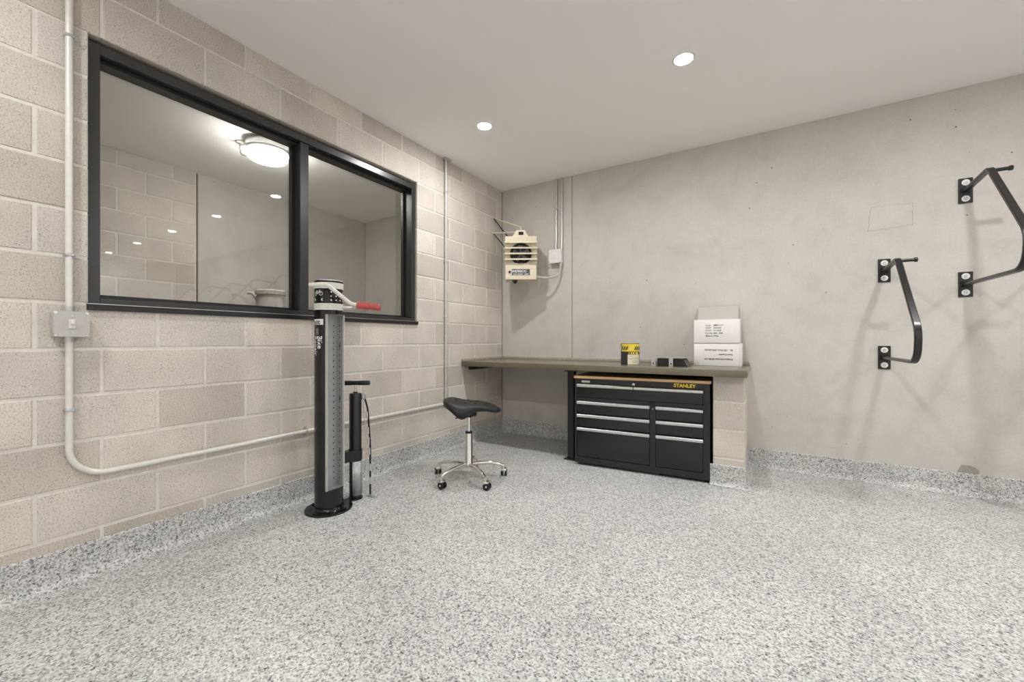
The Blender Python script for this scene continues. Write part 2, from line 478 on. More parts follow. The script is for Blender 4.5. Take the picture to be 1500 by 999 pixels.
# neighbouring room seen through the window: block wall, then concrete
wf = MB().box(XO - .2, XO - 0.0035, YF, -2.10, 0, H).obj('wall_far', 'mortar'); struct(wf, 'block wall of the room behind the window')
lay(wf, -4.25, -2.105, H, -2.105 - 0.6, 0.08, XO)
wf2 = MB().box(XO - .2, XO, -2.083, 0, 0, H, 0.002).obj('wall_far_panel', 'concrete'); struct(wf2, 'concrete wall of the room behind the window')
MB().box(XO - .15, XO - .012, -2.105, -2.083, 0, H).obj('joint_sealant', 'crack', wf2)

# pier of blocks carrying the end of the workbench
PX0, PX1, PY = 2.267, 2.470, -0.650
PZ = 0.797
pw = MB().box(PX0 + .003, PX1 - .003, PY + .003, 0.0, 0, PZ - .002).obj('wall_stub', 'mortar'); struct(pw, 'short block pier under the end of the workbench')
for k in range(4):
    z0 = k * CRS + (J if k else 0); z1 = min((k + 1) * CRS - J, PZ)
    cuts = [PY, PY + BLK, 0] if k % 2 else [PY, PY + BLK / 2, 0]
    for i, (a, b) in enumerate(zip(cuts[:-1], cuts[1:])):
        MB().box(PX0, PX1, a + (J if i else 0), b - (J if i == 0 else 0), z0, z1, 0.004).obj('concrete_block', 'block', pw)

# coved skirting in the floor finish
def cove(name, p0, p1, nrm, h=0.152):
    r = 0.035; t = 0.007
    prof = [(0, 0), (0, h), (t * .5, h), (t, h - .004), (t, r + .002)]
    prof += [(t + r - r * math.cos(a_), r + .002 - r * math.sin(a_)) for a_ in [PI / 2 * i / 6 for i in range(1, 7)]]
    prof += [(t + r, 0)]
    p0 = Vector((*p0, 0)); p1 = Vector((*p1, 0)); nv = Vector((*nrm, 0))
    mb = MB(); n = len(prof)
    vs = [p + nv * u + Vector((0, 0, w)) for p in (p0, p1) for u, w in prof]
    mb.add(vs, [tuple(range(n)), tuple(range(2 * n - 1, n - 1, -1))] + [(i, i + n, (i + 1) % n + n, (i + 1) % n) for i in range(n)])
    return struct(mb.obj(name, 'floor', None, 40), 'speckled coved skirting')
cove('baseboard_left', (0, YF), (0, 0), (1, 0))
cove('baseboard_back', (0, 0), (PX0, 0), (0, -1))
cove('baseboard_right', (PX1, 0), (XR, 0), (0, -1))
def pier_cove():
    r = 0.035; t = 0.007; h = .150
    prof = [(0, h), (t * .5, h), (t, h - .004), (t, r + .002)]
    prof += [(t + r - r * math.cos(a_), r + .002 - r * math.sin(a_)) for a_ in [PI / 2 * i / 6 for i in range(1, 7)]]
    stations = [((PX0 - .02, PY), (0, -1))] + [((PX1, PY), (math.cos(R(a_)), math.sin(R(a_)))) for a_ in (-90, -75, -60, -45, -30, -15, 0)] + [((PX1, -.001), (1, 0))]
    n = len(prof); mb = MB()
    vs = [(p[0] + d_[0] * u, p[1] + d_[1] * u, w) for p, d_ in stations for u, w in prof]
    mb.add(vs, [(i * n + k, i * n + k + 1, (i + 1) * n + k + 1, (i + 1) * n + k) for i in range(len(stations) - 1) for k in range(n - 1)])
    return struct(mb.obj('baseboard_pier', 'floor', None, 40), 'speckled coved skirting around the block pier')
pier_cove()

# ---------------------------------------------------------------- window_1
w1 = empty('window_1', (0, (WY0 + WY1) / 2, WZ0)); struct(w1, 'black aluminium sliding window with two panes')
Tw = Matrix.Translation((0, -(WY0 + WY1) / 2, -WZ0))
FX0, FX1 = -0.150, -0.022
fw = 0.044
def wbox(name, mat, x0, x1, y0, y1, z0, z1, parent=w1, b=0.0015):
    return MB().box(x0, x1, y0, y1, z0, z1, b).obj(name, mat, parent, None, Tw)
gap = 0.020
wbox('jamb', 'bronze', FX0, FX1, WY0 + .001, WY0 + fw, WZ0 + .002, WZ1 - gap)
wbox('jamb', 'bronze', FX0, FX1, WY1 - fw, WY1 - .006, WZ0 + .002, WZ1 - gap)
wbox('head', 'bronze', FX0, FX1, WY0 + fw, WY1 - fw, WZ1 - gap - fw, WZ1 - gap)
wbox('backer_strip', 'hole', FX0, -0.060, WY0 + .002, WY1 - .002, WZ1 - gap, WZ1 - .002)
wbox('head_track', 'bronze2', FX0 + .01, FX1 - .045, WY0 + fw, WY1 - fw, WZ1 - gap - fw - .020, WZ1 - gap - fw)
wbox('bottom_rail', 'bronze', FX0, FX1, WY0 + fw, WY1 - fw, WZ0 + .002, WZ0 + .030)
wbox('sill', 'bronze2', -0.155, 0.014, WY0 - .006, WY1 + .003, WZ0 - .028, WZ0 + .002)
MB().box(.0145, .0155, WY0 - .006, WY1 + .003, WZ0 - .001, WZ0 + .002).obj('sill_highlight', 'alu', w1, None, Tw)  # thin bright strip added as the highlight along the sill lip
MUL0, MUL1 = -2.408, -2.350
wbox('mullion', 'bronze', FX0 + .02, FX1 - .012, MUL0, MUL1, WZ0 + .030, WZ1 - gap - fw)
def sash(y0, y1, z0, z1, xg, s=0.030):
    sm = MB()
    sm.box(xg - .014, xg + .014, y0, y0 + s, z0, z1, .0015); sm.box(xg - .014, xg + .014, y1 - s, y1, z0, z1, .0015)
    sm.box(xg - .014, xg + .014, y0 + s, y1 - s, z0, z0 + s, .0015); sm.box(xg - .014, xg + .014, y0 + s, y1 - s, z1 - s, z1, .0015)
    so = sm.obj('sash', 'bronze2', w1, None, Tw)
    MB().box(xg - .003, xg + .003, y0 + s - .004, y1 - s + .004, z0 + s - .004, z1 - s + .004).obj('glass_pane', 'glass', so, None, Tw)
sash(WY0 + fw - .024, MUL0 + .006, WZ0 + .022, WZ1 - .045, -0.116)
sash(MUL1 - .004, WY1 - fw + .012, WZ0 + .020, WZ1 - .045, -0.122)

# ================================================================ ceiling lights
def downlight(x, y, label, group):
    t = empty('downlight', (x, y, H)); tag(t, label, 'light', group)
    MB().lathe([(LR - .001, .0), (.066, -.0005), (.066, -.002), (.063, -.003), (LR - .002, -.0025), (LR - .002, .028), (LR + .002, .028), (LR + .001, .0)], 32).obj('trim_ring', 'white', t, 40)
    MB().lathe([(LR - .003, .016), (LR - .003, .009), (.044, .003), (.030, -.001), (.015, -.0032), (0, -.004)], 32).obj('lens', 'lens', t, 60)
    return t
for k, x in enumerate(LX):
    lab = ['recessed round ceiling light nearest the corner heater and block wall',
           'recessed round ceiling light above the block pier and tool chest'][k] if k < 2 else ORD[k] + ' recessed ceiling light from the block wall, in the row along the bike hooks'
    downlight(x, -1.2945, lab, 'recessed ceiling lights')
for k, x in enumerate(LX):
    downlight(x, -4.25, ORD[k] + ' recessed ceiling light from the block wall, in the row away from the workbench', 'recessed ceiling lights')

# drum lamp in the next room
t = empty('drum_ceiling_lamp', (-1.12, -2.05, H)); tag(t, 'white drum ceiling lamp lit in the room behind the window', 'lamp')
MB().lathe([(0, 0), (.165, 0), (.170, -.012), (.172, -.062), (.160, -.066), (0, -.066)], 40).obj('housing', 'galv', t, 40)
MB().lathe([(.152, -.066), (.156, -.075), (.154, -.125), (.142, -.142), (.10, -.150), (0, -.153)], 40).obj('diffuser', 'drumlens', t, 50)
MB().lathe([(.158, -.064), (.163, -.066), (.163, -.082), (.157, -.084)], 40).obj('retaining_ring', 'white', t, 40)
cp = MB(); cp.lathe([(0, 0), (.045, 0), (.045, -.012), (.022, -.02), (.022, -.07), (0, -.07)], 20, (-.16, -.135, 0))
cp.obj('cable_gland', 'boxgrey', t, 40)
MB().tube(fillet([(-.16, -.135, -.06), (-.165, -.14, -.105), (-.125, -.105, -.110)], .02, 5), .013, 10).obj('cable', 'galv', t, 50)

# plain grey tank next door (top shows over the sill)
t = empty('grey_cylinder', (-1.55, -1.80, 0)); tag(t, 'plain grey tank in the room behind the window', 'cylinder')
MB().lathe([(0, 0), (.125, 0), (.125, 1.47), (.118, 1.50), (0, 1.50)], 36).obj('shell', 'cylinder', t, 35)  # plain upright grey cylinder with a cap and a bent tube
MB().lathe([(.126, 1.50), (.134, 1.50), (.134, 1.535), (.122, 1.545), (0, 1.550)], 36).obj('lid', 'cylinder', t, 35)
MB().tube(fillet([(-.085, -.05, 1.40), (-.155, -.09, 1.52), (-.20, -.115, 1.525)], .03, 5), .016, 10).obj('bent_tube', 'cylinder', t, 50)

# ================================================================ conduits and switch on the block wall
def strap(mb, y, z, x=0.016, r=0.0125, horizontal=False):
    if horizontal:
        mb.box(0.0, 0.003, y - .008, y + .008, z - .028, z + .028)
        mb.box(0.0, x + r + .002, y - .007, y + .007, z - r - .003, z + r + .003, .003)
    else:
        mb.box(0.0, 0.003, y - .006, y + .034, z - .008, z + .008)
        mb.box(0.0, x + r + .002, y - r - .003, y + r + .003, z - .007, z + .007, .003)
        mb.cyl((0.003, y + .026, z), (0.007, y + .026, z), .006, seg=8)
CY1 = -3.478; SBZ0, SBZ1 = 1.070, 1.180
t = empty('conduit', (0, CY1, SBZ1)); tag(t, 'straight steel conduit running from the ceiling down to the switch box', 'conduit')
Tc = Matrix.Translation((0, -CY1, -SBZ1))
MB().tube([(0.018, CY1, SBZ1 + .005), (0.018, CY1, H)], .0125, 14).obj('pipe', 'conduit', t, 50, Tc)
MB().cyl((.018, CY1, SBZ1), (.018, CY1, SBZ1 + .022), .0165, seg=14).obj('connector', 'galv', t, 40, Tc)
for z in (1.425, 2.375):
    mb = MB(); strap(mb, CY1, z, .018); mb.obj('strap', 'galv', t, 40, Tc)
t = empty('conduit', (0, CY1, 0.455)); tag(t, 'bent steel conduit from the switch box running low along the block wall', 'conduit')
Tc = Matrix.Translation((0, -CY1, -.455))
path = fillet([(.018, CY1, SBZ0 - .004), (.018, CY1, .455), (.018, -1.038, .457)], .125, 12)
MB().tube(path, .0125, 14).obj('pipe', 'conduit', t, 50, Tc)
MB().cyl((.018, CY1, SBZ0 - .022), (.018, CY1, SBZ0), .0165, seg=14).obj('connector', 'galv', t, 40, Tc)
mb = MB(); strap(mb, CY1, .752, .018); mb.obj('strap', 'galv', t, 40, Tc)
mb = MB(); strap(mb, -2.40, .455, .018, horizontal=True); mb.obj('strap', 'galv', t, 40, Tc)
CY2 = -1.010
t = empty('conduit', (0, CY2, 0.457)); tag(t, 'bright steel conduit rising to the ceiling between the window and the workbench', 'conduit')
Tc = Matrix.Translation((0, -CY2, -.457))
MB().tube([(.018, CY2, .475), (.018, CY2, H)], .0125, 14).obj('pipe', 'emt', t, 50, Tc)
MB().box(0, .04, CY2 - .026, CY2 + .02, .430, .500, .008, 2).obj('elbow_fitting', 'galv', t, 40, Tc)
mb = MB(); mb.box(0, .045, CY2 - .03, CY2 + .05, H - .02, H, .002); mb.obj('ceiling_flange', 'galv', t, None, Tc)
for z in (.80, 1.28, 1.80, 2.46):
    mb = MB(); strap(mb, CY2, z, .018); mb.obj('strap', 'emt', t, 40, Tc)

# switch box
t = empty('switch_box', (0, -3.477, SBZ0)); tag(t, 'grey surface-mounted switch box on the block wall beside the window', 'switch')
hy, hz, dx = .054, .110, .058
MB().box(0, dx - .012, -hy, hy, 0, hz, .006, 2).obj('box', 'boxgrey', t, 40)
cov = MB(); nch = .014
poly = [(-hy + nch, 0), (hy - nch, 0), (hy - nch, .007), (hy - .006, nch), (hy, nch), (hy, hz - nch), (hy - .006, hz - nch), (hy - nch, hz - .007), (hy - nch, hz), (-hy + nch, hz), (-hy + nch, hz - .007), (-hy + .006, hz - nch), (-hy, hz - nch), (-hy, nch), (-hy + .006, nch), (-hy + nch, .007)]
cov.prism(poly, 'x', dx - .012, dx).obj('cover', 'boxgrey', t)
for sy in (-1, 1):
    for z in (.0085, hz - .0085):
        MB().cyl((dx - .012, sy * (hy - .0085), z), (dx - .003, sy * (hy - .0085), z), .0065, seg=12).obj('screw', 'white', t, 40)
sw = MB().box(dx, dx + .003, -.011, .011, hz / 2 - .020, hz / 2 + .020, .001).obj('switch_plate', 'ivory', t)
MB().box(dx + .002, dx + .015, -.005, .005, hz / 2 - .002, hz / 2 + .016, .002).obj('toggle', 'white', sw)
for z in (hz / 2 - .034, hz / 2 + .034):
    MB().cyl((dx, 0, z), (dx + .002, 0, z), .005, seg=12).obj('cover_screw', 'alu', t, 40)

# ================================================================ bike repair stand
SX, SY = 0.262, -2.401
st = empty('bike_repair_stand', (SX, SY, 0)); tag(st, 'black pipe bike repair stand with perforated steel channel and red-gripped hanger', 'repair stand')
PR = 0.083
def az(r, deg, z): return (r * math.cos(R(deg)), r * math.sin(R(deg)), z)
MB().lathe([(0, 0), (.139, 0), (.139, .009), (.136, .012), (0, .012)], 48).obj('base_plate', 'blackgl', st, 40)
MB().lathe([(PR, .012), (PR + .008, .012), (PR + .002, .022), (PR, .024)], 40).obj('weld_bead', 'blackgl', st, 50)
for a_ in (-75, 15, 105, 195):
    MB().lathe([(0, .012), (.012, .012), (.012, .017), (.008, .021), (0, .022)], 8, az(.115, a_, 0)).obj('anchor_bolt', 'blackgl', st)
body = MB()
ZC0, ZC1 = .135, 1.215
body.lathe([(0, .012), (PR, .012), (PR, ZC0), (0, ZC0)], 48)
body.lathe([(0, ZC1), (PR, ZC1), (PR, 1.426), (0, 1.426)], 48)
arc = [45 + 270 * i / 36 for i in range(37)]
poly = [(PR * math.cos(R(a_)), PR * math.sin(R(a_))) for a_ in arc] + [((PR - .004) * math.cos(R(a_)), (PR - .004) * math.sin(R(a_))) for a_ in reversed(arc)]
n = len(arc); vs = []; 
for z in (ZC0, ZC1): vs += [(x, y, z) for x, y in poly]
m_ = len(poly); fs = [(i, (i + 1) % m_, (i + 1) % m_ + m_, i + m_) for i in range(m_)]
fs += [(i, i + 1, m_ - 2 - i, m_ - 1 - i) for i in range(n - 1)] + [(m_ + i, m_ + i + 1, 2 * m_ - 2 - i, 2 * m_ - 1 - i) for i in range(n - 1)]
body.add(vs, fs)
body.obj('post', 'blackgl', st, 35)
ch = MB(); cw = PR * math.sin(R(45)); cxx = PR * math.cos(R(45))
ch.box(.004, .007, -cw, cw, ZC0, ZC1)
for s_ in (-1, 1):
    ch.box(.004, cxx + .004, s_ * cw - .0025, s_ * cw + .0025, ZC0 + .004, ZC1 - .004)
ch.box(.004, cxx, -cw, cw, ZC0, ZC0 + .004); ch.box(.004, cxx, -cw, cw, ZC1 - .004, ZC1)
cho = ch.obj('tool_channel', 'channel', st)
for s_ in (-1, 1):
    MB().box(cxx - .004, cxx + .012, s_ * cw - .004, s_ * cw + .004, ZC0 + .002, ZC1 - .002, .001).obj('channel_lip', 'emt', cho)
hm = MB()
z = ZC0 + .05; i = 0
while z < ZC1 - .06:
    for y in (-.022, .028):
        hm.cyl((.0069, y, z), (.0074, y, z), .0042, seg=10)
    for x in (.030,):
        for s_ in (-1, 1):
            yy = s_ * (cw - .0025); hm.cyl((x, yy, z), (x, yy - s_ * .0005, z), .0042, seg=10)
    if i % 9 == 4:
        for s_ in (-1, 1):
            yy = s_ * (cw - .0025); hm.box(x - .004, x + .004, min(yy, yy - s_ * .0006), max(yy, yy - s_ * .0006), z + .008, z + .030)
    z += .037; i += 1
ho = hm.obj('peg_holes', 'hole', cho); ho['kind'] = 'stuff'
MB().lathe([(PR + .0005, 1.241), (PR + .0025, 1.241), (PR + .0025, 1.281), (PR + .0005, 1.281)], 48).obj('lower_collar', 'ivory', st, 35)
MB().lathe([(PR + .0005, 1.372), (PR + .002, 1.372), (PR + .002, 1.409), (PR + .0005, 1.409)], 48).obj('upper_collar', 'ivory', st, 35)
MB().lathe([(0, 1.420), (PR + .001, 1.420), (PR + .001, 1.426), (PR - .006, 1.429), (0, 1.429)], 48).obj('cap', 'galv', st, 35)
WR = PR + .0008
def wrap(azc, zc, rot=0, r=WR):
    # map flat artwork (u right, v up) onto the pipe; rot=90 turns it clockwise
    def fn(u, v):
        if rot == 90: u, v = v, -u
        a_ = azc + math.degrees(u / r)
        return az(r, a_, zc + v)
    return fn
def art_quad(mb, fn, u0, u1, v0, v1, n=8):
    vs = [fn(u0 + (u1 - u0) * i / n, v) for i in range(n + 1) for v in (v0, v1)]
    mb.add(vs, [(2 * i, 2 * i + 2, 2 * i + 3, 2 * i + 1) for i in range(n)])
fn = wrap(-97, 1.167)
mb = MB(); art_quad(mb, fn, -.060, .060, -.0175, .0175, 14); bd = mb.obj('brand_badge', 'printwhite', st)
text_obj('lettering', 'Fixit', .040, 'ink', bd, wrap(-97, 1.1645, 0, WR + .0006), .0012, 'CENTER', 1.1)
fn = wrap(-84, 1.109); mb = MB()
for u0, u1, v0, v1 in ((-.008, .008, -.018, -.0165), (-.008, .008, .0165, .018), (-.008, -.0068, -.018, .018), (.0068, .008, -.018, .018), (-.005, .005, -.009, -.007), (-.005, .005, -.001, .001), (-.005, .005, .007, .009)):
    art_quad(mb, fn, u0, u1, v0, v1, 2)
mb.obj('pictogram', 'printwhite', st)
text_obj('lettering', 'Bike', .046, 'printwhite', st, wrap(-73, 1.083, 90), .0010, 'LEFT')
text_obj('lettering', 'Repair', .046, 'printwhite', st, wrap(-96, 1.083, 90), .0, 'LEFT')
# upper band: white dots, bicycle and spanner pictograms
for c_ in range(6):
    for r_ in range(3):
        mb = MB()
        fn = wrap(-25 + 20 * c_, 1.350 - .0245 * r_)
        ring = [fn(.0045 * math.cos(2 * PI * k / 10), .0045 * math.sin(2 * PI * k / 10)) for k in range(10)]
        mb.add(ring, [tuple(range(10))]); mb.obj('printed_dot', 'printwhite', st)
mb = MB(); fn = wrap(-80, 1.340)
def ring2(cu, cv, r0, r1, n=16):
    vs = [fn(cu + r_ * math.cos(2 * PI * k / n), cv + r_ * math.sin(2 * PI * k / n)) for r_ in (r0, r1) for k in range(n)]
    mb.add(vs, [(k, (k + 1) % n, (k + 1) % n + n, k + n) for k in range(n)])
def line2(u0, v0, u1, v1, w=.0016):
    L_ = math.hypot(u1 - u0, v1 - v0); nx, ny = -(v1 - v0) / L_ * w, (u1 - u0) / L_ * w
    mb.add([fn(u0 + nx, v0 + ny), fn(u1 + nx, v1 + ny), fn(u1 - nx, v1 - ny), fn(u0 - nx, v0 - ny)], [(0, 1, 2, 3)])
ring2(-.020, 0, .0095, .0125); ring2(.020, 0, .0095, .0125)
for l_ in ((-.02, 0, 0, 0), (-.02, 0, -.008, .014), (0, 0, -.010, .019), (-.008, .014, .013, .014), (0, 0, .013, .014), (.02, 0, .012, .021), (.012, .021, .006, .022), (-.014, .019, -.006, .019)):
    line2(*l_)
fn = wrap(-80, 1.303)
line2(-.026, 0, .024, 0, .0032)
for s_ in (-1, 1):
    line2(s_ * .024, -.002, s_ * .032, -.007, .0026); line2(s_ * .024, .002, s_ * .032, .007, .0026)
mb.obj('pictogram', 'printwhite', st)
# hanger arm: bent white tube with a moulded red grip
def cp_(px, py, t):
    """a point t metres in front of the lens along a sight line, in world space"""
    u = (px - 750) / 598.0; s_, c_ = math.sin(YAW), math.cos(YAW)
    return Vector((2.5818 + t * (-s_ + u * c_), -3.9795 + t * (c_ + u * s_), 1.0552 + t * (498.48 - py) / 598.0))
def loc(p): return (p.x - SX, p.y - SY, p.z)
def rad_pt(r, deg, z): return Vector(az(r, deg, z))
# arm lies just off the pipe wall: a yoke leaving the pipe on its far side and crossing the front
A0 = Vector(loc(cp_(453, 417.5, 2.36))); A1 = Vector(loc(cp_(478, 416.0, 2.40))); A2 = Vector(loc(cp_(514, 445.5, 2.49))); A4 = Vector(loc(cp_(557, 451.0, 2.52))); A3 = A2 + (A4 - A2) * .20
arm = fillet([A0, A1, A2, A4], [.06, .05], 8)
MB().tube([A0 - (A1 - A0).normalized() * .004] + list(arm[:-1]) + [A4 - (A4 - A3) * .3], .0125, 16, True, [.008] + [.0125] * (len(arm))).obj('hanger_arm', 'ivory', st, 50)
MB().tube([az(PR - .01, 40, 1.262), Vector(az(PR + .06, 38, 1.258)), A3 + Vector((0, 0, -.004))], .010, 12).obj('hanger_stub', 'ivory', st, 50)
gd = (A4 - A3)
gp = [A3 + gd * t_ for t_ in (0, .03, .12, .22, .30, .42, .52, .60, .70, .82, .92, 1.0)]
MB().tube(gp, .02, 16, True, [.016, .021, .023, .021, .022, .024, .021, .018, .022, .019, .023, .015]).obj('grip', 'red', st, 60)

# floor pump fixed beside the stand
PXp, PYp = 0.262, -2.205
pu = empty('floor_pump', (PXp, PYp, 0)); tag(pu, 'black floor air pump bolted beside the repair stand', 'pump')
MB().lathe([(0, .012), (.039, .012), (.039, .695), (.036, .702), (.014, .704), (.014, .712), (0, .712)], 28).obj('barrel', 'black', pu, 40)
MB().lathe([(0, 0), (.046, 0), (.046, .010), (.040, .014), (0, .014)], 28).obj('foot', 'blackgl', pu, 40)
MB().box(-.03, .03, -.125, -.03, 0, .010, .002).obj('base_link', 'blackgl', pu)
MB().cyl((0, 0, .71), (0, 0, .765), .0065, seg=12).obj('piston_rod', 'chrome', pu, 40)
hd = Vector((math.cos(R(36)), math.sin(R(36)), 0)); hc = Vector((0, 0, .770))
MB().cyl(hc - hd * .022, hc + hd * .022, .0145, seg=14).obj('handle_hub', 'black', pu, 40)
for s_ in (-1, 1):
    MB().tube([hc + hd * s_ * .018, hc + hd * s_ * .024, hc + hd * s_ * .088, hc + hd * s_ * .094], .0155, 14, True, [.0125, .0155, .0155, .012]).obj('handle_grip', 'rubber', pu, 50)
cl = MB(); cl.box(-.028, .028, -.125, .0, .262, .330, .004); clo = cl.obj('clamp', 'blackgl', pu)
MB().lathe([(.0395, .262), (.044, .262), (.044, .330), (.0395, .330)], 28).obj('clamp_band', 'blackgl', clo, 40)
# perforated guard around the lower barrel, facing the room
gm = MB(); g0, g1 = -66, 50
ng = 12
for i in range(ng):
    a0, a1 = g0 + (g1 - g0) * i / ng, g0 + (g1 - g0) * (i + 1) / ng
    gm.add([az(.042, a0, .030), az(.042, a1, .030), az(.042, a1, .255), az(.042, a0, .255)], [(0, 1, 2, 3)])
go = gm.obj('perforated_guard', 'galv', pu, 60)
sm_ = go.modifiers.new('thickness', 'SOLIDIFY'); sm_.thickness = .0015; sm_.offset = -1
hm = MB()
for c_ in range(6):
    for r_ in range(13):
        a_ = g0 + 9 + (g1 - g0 - 18) * c_ / 5; z_ = .042 + .0165 * r_ + (.008 if c_ % 2 else 0)
        e_ = math.degrees(.0035 / .0424)
        hm.add([az(.0424, a_ - e_, z_ - .004), az(.0424, a_ + e_, z_ - .004), az(.0424, a_ + e_, z_ + .004), az(.0424, a_ - e_, z_ + .004)], [(0, 1, 2, 3)])
go2 = hm.obj('guard_holes', 'hole', go); go2['kind'] = 'stuff'
# hose and its foot clip
hx, hy_ = .040, .045
MB().box(.020, .052, .018, .050, .660, .700, .004).obj('hose_outlet', 'galv', pu)
MB().tube(fillet([(hx, hy_ - .01, .690), (hx + .012, hy_ + .012, .60), (hx + .016, hy_ + .030, .35), (hx + .010, hy_ + .035, .012)], [.3, .6], 6), .0062, 10).obj('hose', 'rubber', pu, 60)
for z_ in (.575, .47, .40, .33, .22, .13):
    t_ = (.69 - z_) / .68
    MB().cyl((hx + .006 + .012 * min(1, t_ * 1.6), hy_ + .002 + .034 * t_, z_), (hx + .006 + .012 * min(1, t_ * 1.6), hy_ + .003 + .034 * t_, z_ - .045), .0075, seg=10).obj('hose_sleeve', 'emt', pu, 40)
MB().tube([(hx + .005, hy_ - .02, .660), (hx + .008, hy_ + .004, .40), (hx + .006, hy_ + .006, .06)], .004, 8).obj('guide_rod', 'emt', pu, 60)
MB().box(hx - .012, hx + .070, hy_ + .018, hy_ + .048, 0, .006, .0015).obj('hose_foot', 'galv', pu)

# ================================================================ stool
sx, sy = .670, -1.500
so = empty('saddle_stool', (sx, sy, 0)); tag(so, 'rolling stool with black moulded seat and chrome five-star base', 'stool')
MB().lathe([(0, .088), (.026, .088), (.034, .100), (.034, .118), (.028, .130), (.0275, .345), (.0265, .350), (0, .350)], 28).obj('column', 'chrome', so, 40)
MB().lathe([(.014, .349), (.0275, .349), (.0275, .358), (.024, .362), (.014, .362)], 28).obj('collar', 'rubber', so, 40)
MB().cyl((0, 0, .352), (0, 0, .492), .0145, seg=20).obj('piston', 'chrome', so, 40)
for i in range(5):
    a_ = 45 + 72 * i
    leg = MB(); ring_n = 9
    pts = []; rad = []
    for k in range(ring_n):
        t_ = k / (ring_n - 1)
        r_ = .020 + .250 * t_
        z_ = .112 + .010 * math.sin(t_ * PI * .5) - .040 * t_ ** 3.0
        pts.append(az(r_, a_, z_)); rad.append(.0165 - .004 * t_)
    leg.tube(pts, .015, 12, True, rad)
    lo = leg.obj('leg', 'chrome', so, 60)
    MB().cyl(az(.268, a_, .086), az(.268, a_, .062), .012, seg=12).obj('socket', 'chrome', lo, 40)
    wa = a_ + (70, 15, -40, 95, 40)[i]
    cs = Matrix.Translation(az(.272, a_, .0)) @ Matrix.Rotation(R(wa), 4, 'Z')
    wh = MB()
    for s_ in (-1, 1):
        wh.tube([(0.012, s_ * .008, .0265), (0.012, s_ * .0095, .0265), (0.012, s_ * .020, .0265), (0.012, s_ * .0225, .0265)], .026, 18, True, [.022, .0262, .0262, .022])
    co = wh.obj('caster_wheel', 'rubber', lo, 45, cs)
    hd_ = MB(); hd_.box(-.022, .026, -.0225, .0225, .040, .066, .010, 2); hd_.box(.004, .020, -.026, .026, .018, .036, .005)
    hd_.obj('caster_hood', 'chrome', lo, 45, cs)
# seat: moulded saddle, local x to the nose, y across
def seat_outline(ph):
    c_, s_ = math.cos(ph), math.sin(ph)
    r_ = .190 + .030 * (1 if c_ > 0 else 0) * c_ ** 2 * c_ + .012 * math.cos(2 * ph)
    r_ += .018 * math.exp(-((abs(math.degrees(ph)) - 125) / 28) ** 2)
    r_ -= .040 * math.exp(-((abs(math.degrees(ph)) - 55) / 30) ** 2)
    return r_
NR, NA = 9, 48
def ztop(x, y, q):
    return .592 - .025 * x / .2 - .018 * max(0, x / .2) ** 2 - .006 * math.exp(-(x * x + y * y) / .012) - .050 * (abs(y) / .18) ** 3.5 * math.exp(-((x + .05) / .09) ** 2)
vs = [(0, 0, ztop(0, 0, 0))]; fs = []
for j in range(1, NR + 1):
    q = j / NR
    for k in range(NA):
        ph = -PI + 2 * PI * k / NA; r_ = seat_outline(ph) * q
        x, y = r_ * math.cos(ph), r_ * math.sin(ph)
        z_ = ztop(x, y, q) - (.010 if j == NR else 0)
        vs.append((x, y, z_))
def vi(j, k): return 0 if j == 0 else 1 + (j - 1) * NA + k % NA
for k in range(NA): fs.append((0, vi(1, k), vi(1, k + 1)))
for j in range(1, NR):
    for k in range(NA): fs.append((vi(j, k), vi(j + 1, k), vi(j + 1, k + 1), vi(j, k + 1)))
# rim and underside
base = len(vs)
for (sc_, dz) in ((1.015, -.026), (.99, -.050), (.90, -.062), (.55, -.066), (.18, -.072)):
    for k in range(NA):
        ph = -PI + 2 * PI * k / NA; r_ = seat_outline(ph); x, y = r_ * math.cos(ph), r_ * math.sin(ph)
        back = 1.0 + (.12 * min(1, -x / .1) if x < 0 else -.45 * min(1, x / .15))
        zr = ztop(x, y, 1) if sc_ > .6 else ztop(x * sc_, y * sc_, sc_)
        vs.append((x * sc_, y * sc_, zr + dz * back))
prev = [vi(NR, k) for k in range(NA)]
for l_ in range(5):
    cur = [base + l_ * NA + k for k in range(NA)]
    for k in range(NA): fs.append((prev[k], prev[(k + 1) % NA], cur[(k + 1) % NA], cur[k]))
    prev = cur
fs.append(tuple(prev))
SEAT_T = Matrix.Rotation(R(31), 4, 'Z') @ Matrix.Translation((.012, 0, 0))
mb = MB(); mb.add(vs, fs); seat = mb.obj('seat', 'rubber', so, 60, SEAT_T)
for (x, y) in ((-.10, .055), (-.10, -.055), (-.03, .08), (-.03, -.08), (.04, .05), (.04, -.05), (.11, .025), (.11, -.025), (-.115, 0), (.0, 0)):
    z_ = ztop(x, y, math.hypot(x, y) / .19)
    ring = MB(); ring.lathe([(0, .0015), (.012, .0015), (.0135, -.004), (0, -.004)], 16, (x, y, z_)); ring.obj('vent_hole', 'hole', seat, 50, SEAT_T)
MB().box(-.06, .06, -.045, .045, .482, .500, .004).obj('seat_plate', 'black', so, None, Matrix.Rotation(R(31), 4, 'Z'))
MB().lathe([(.015, .470), (.024, .470), (.032, .486), (.0, .488)], 20).obj('seat_boss', 'rubber', so, 40)
MB().tube(fillet([(0, 0, .487), (.07, -.05, .485), (.10, -.085, .478)], .03, 4), .005, 8).obj('lever', 'black', so, 50, Matrix.Rotation(R(-60), 4, 'Z'))

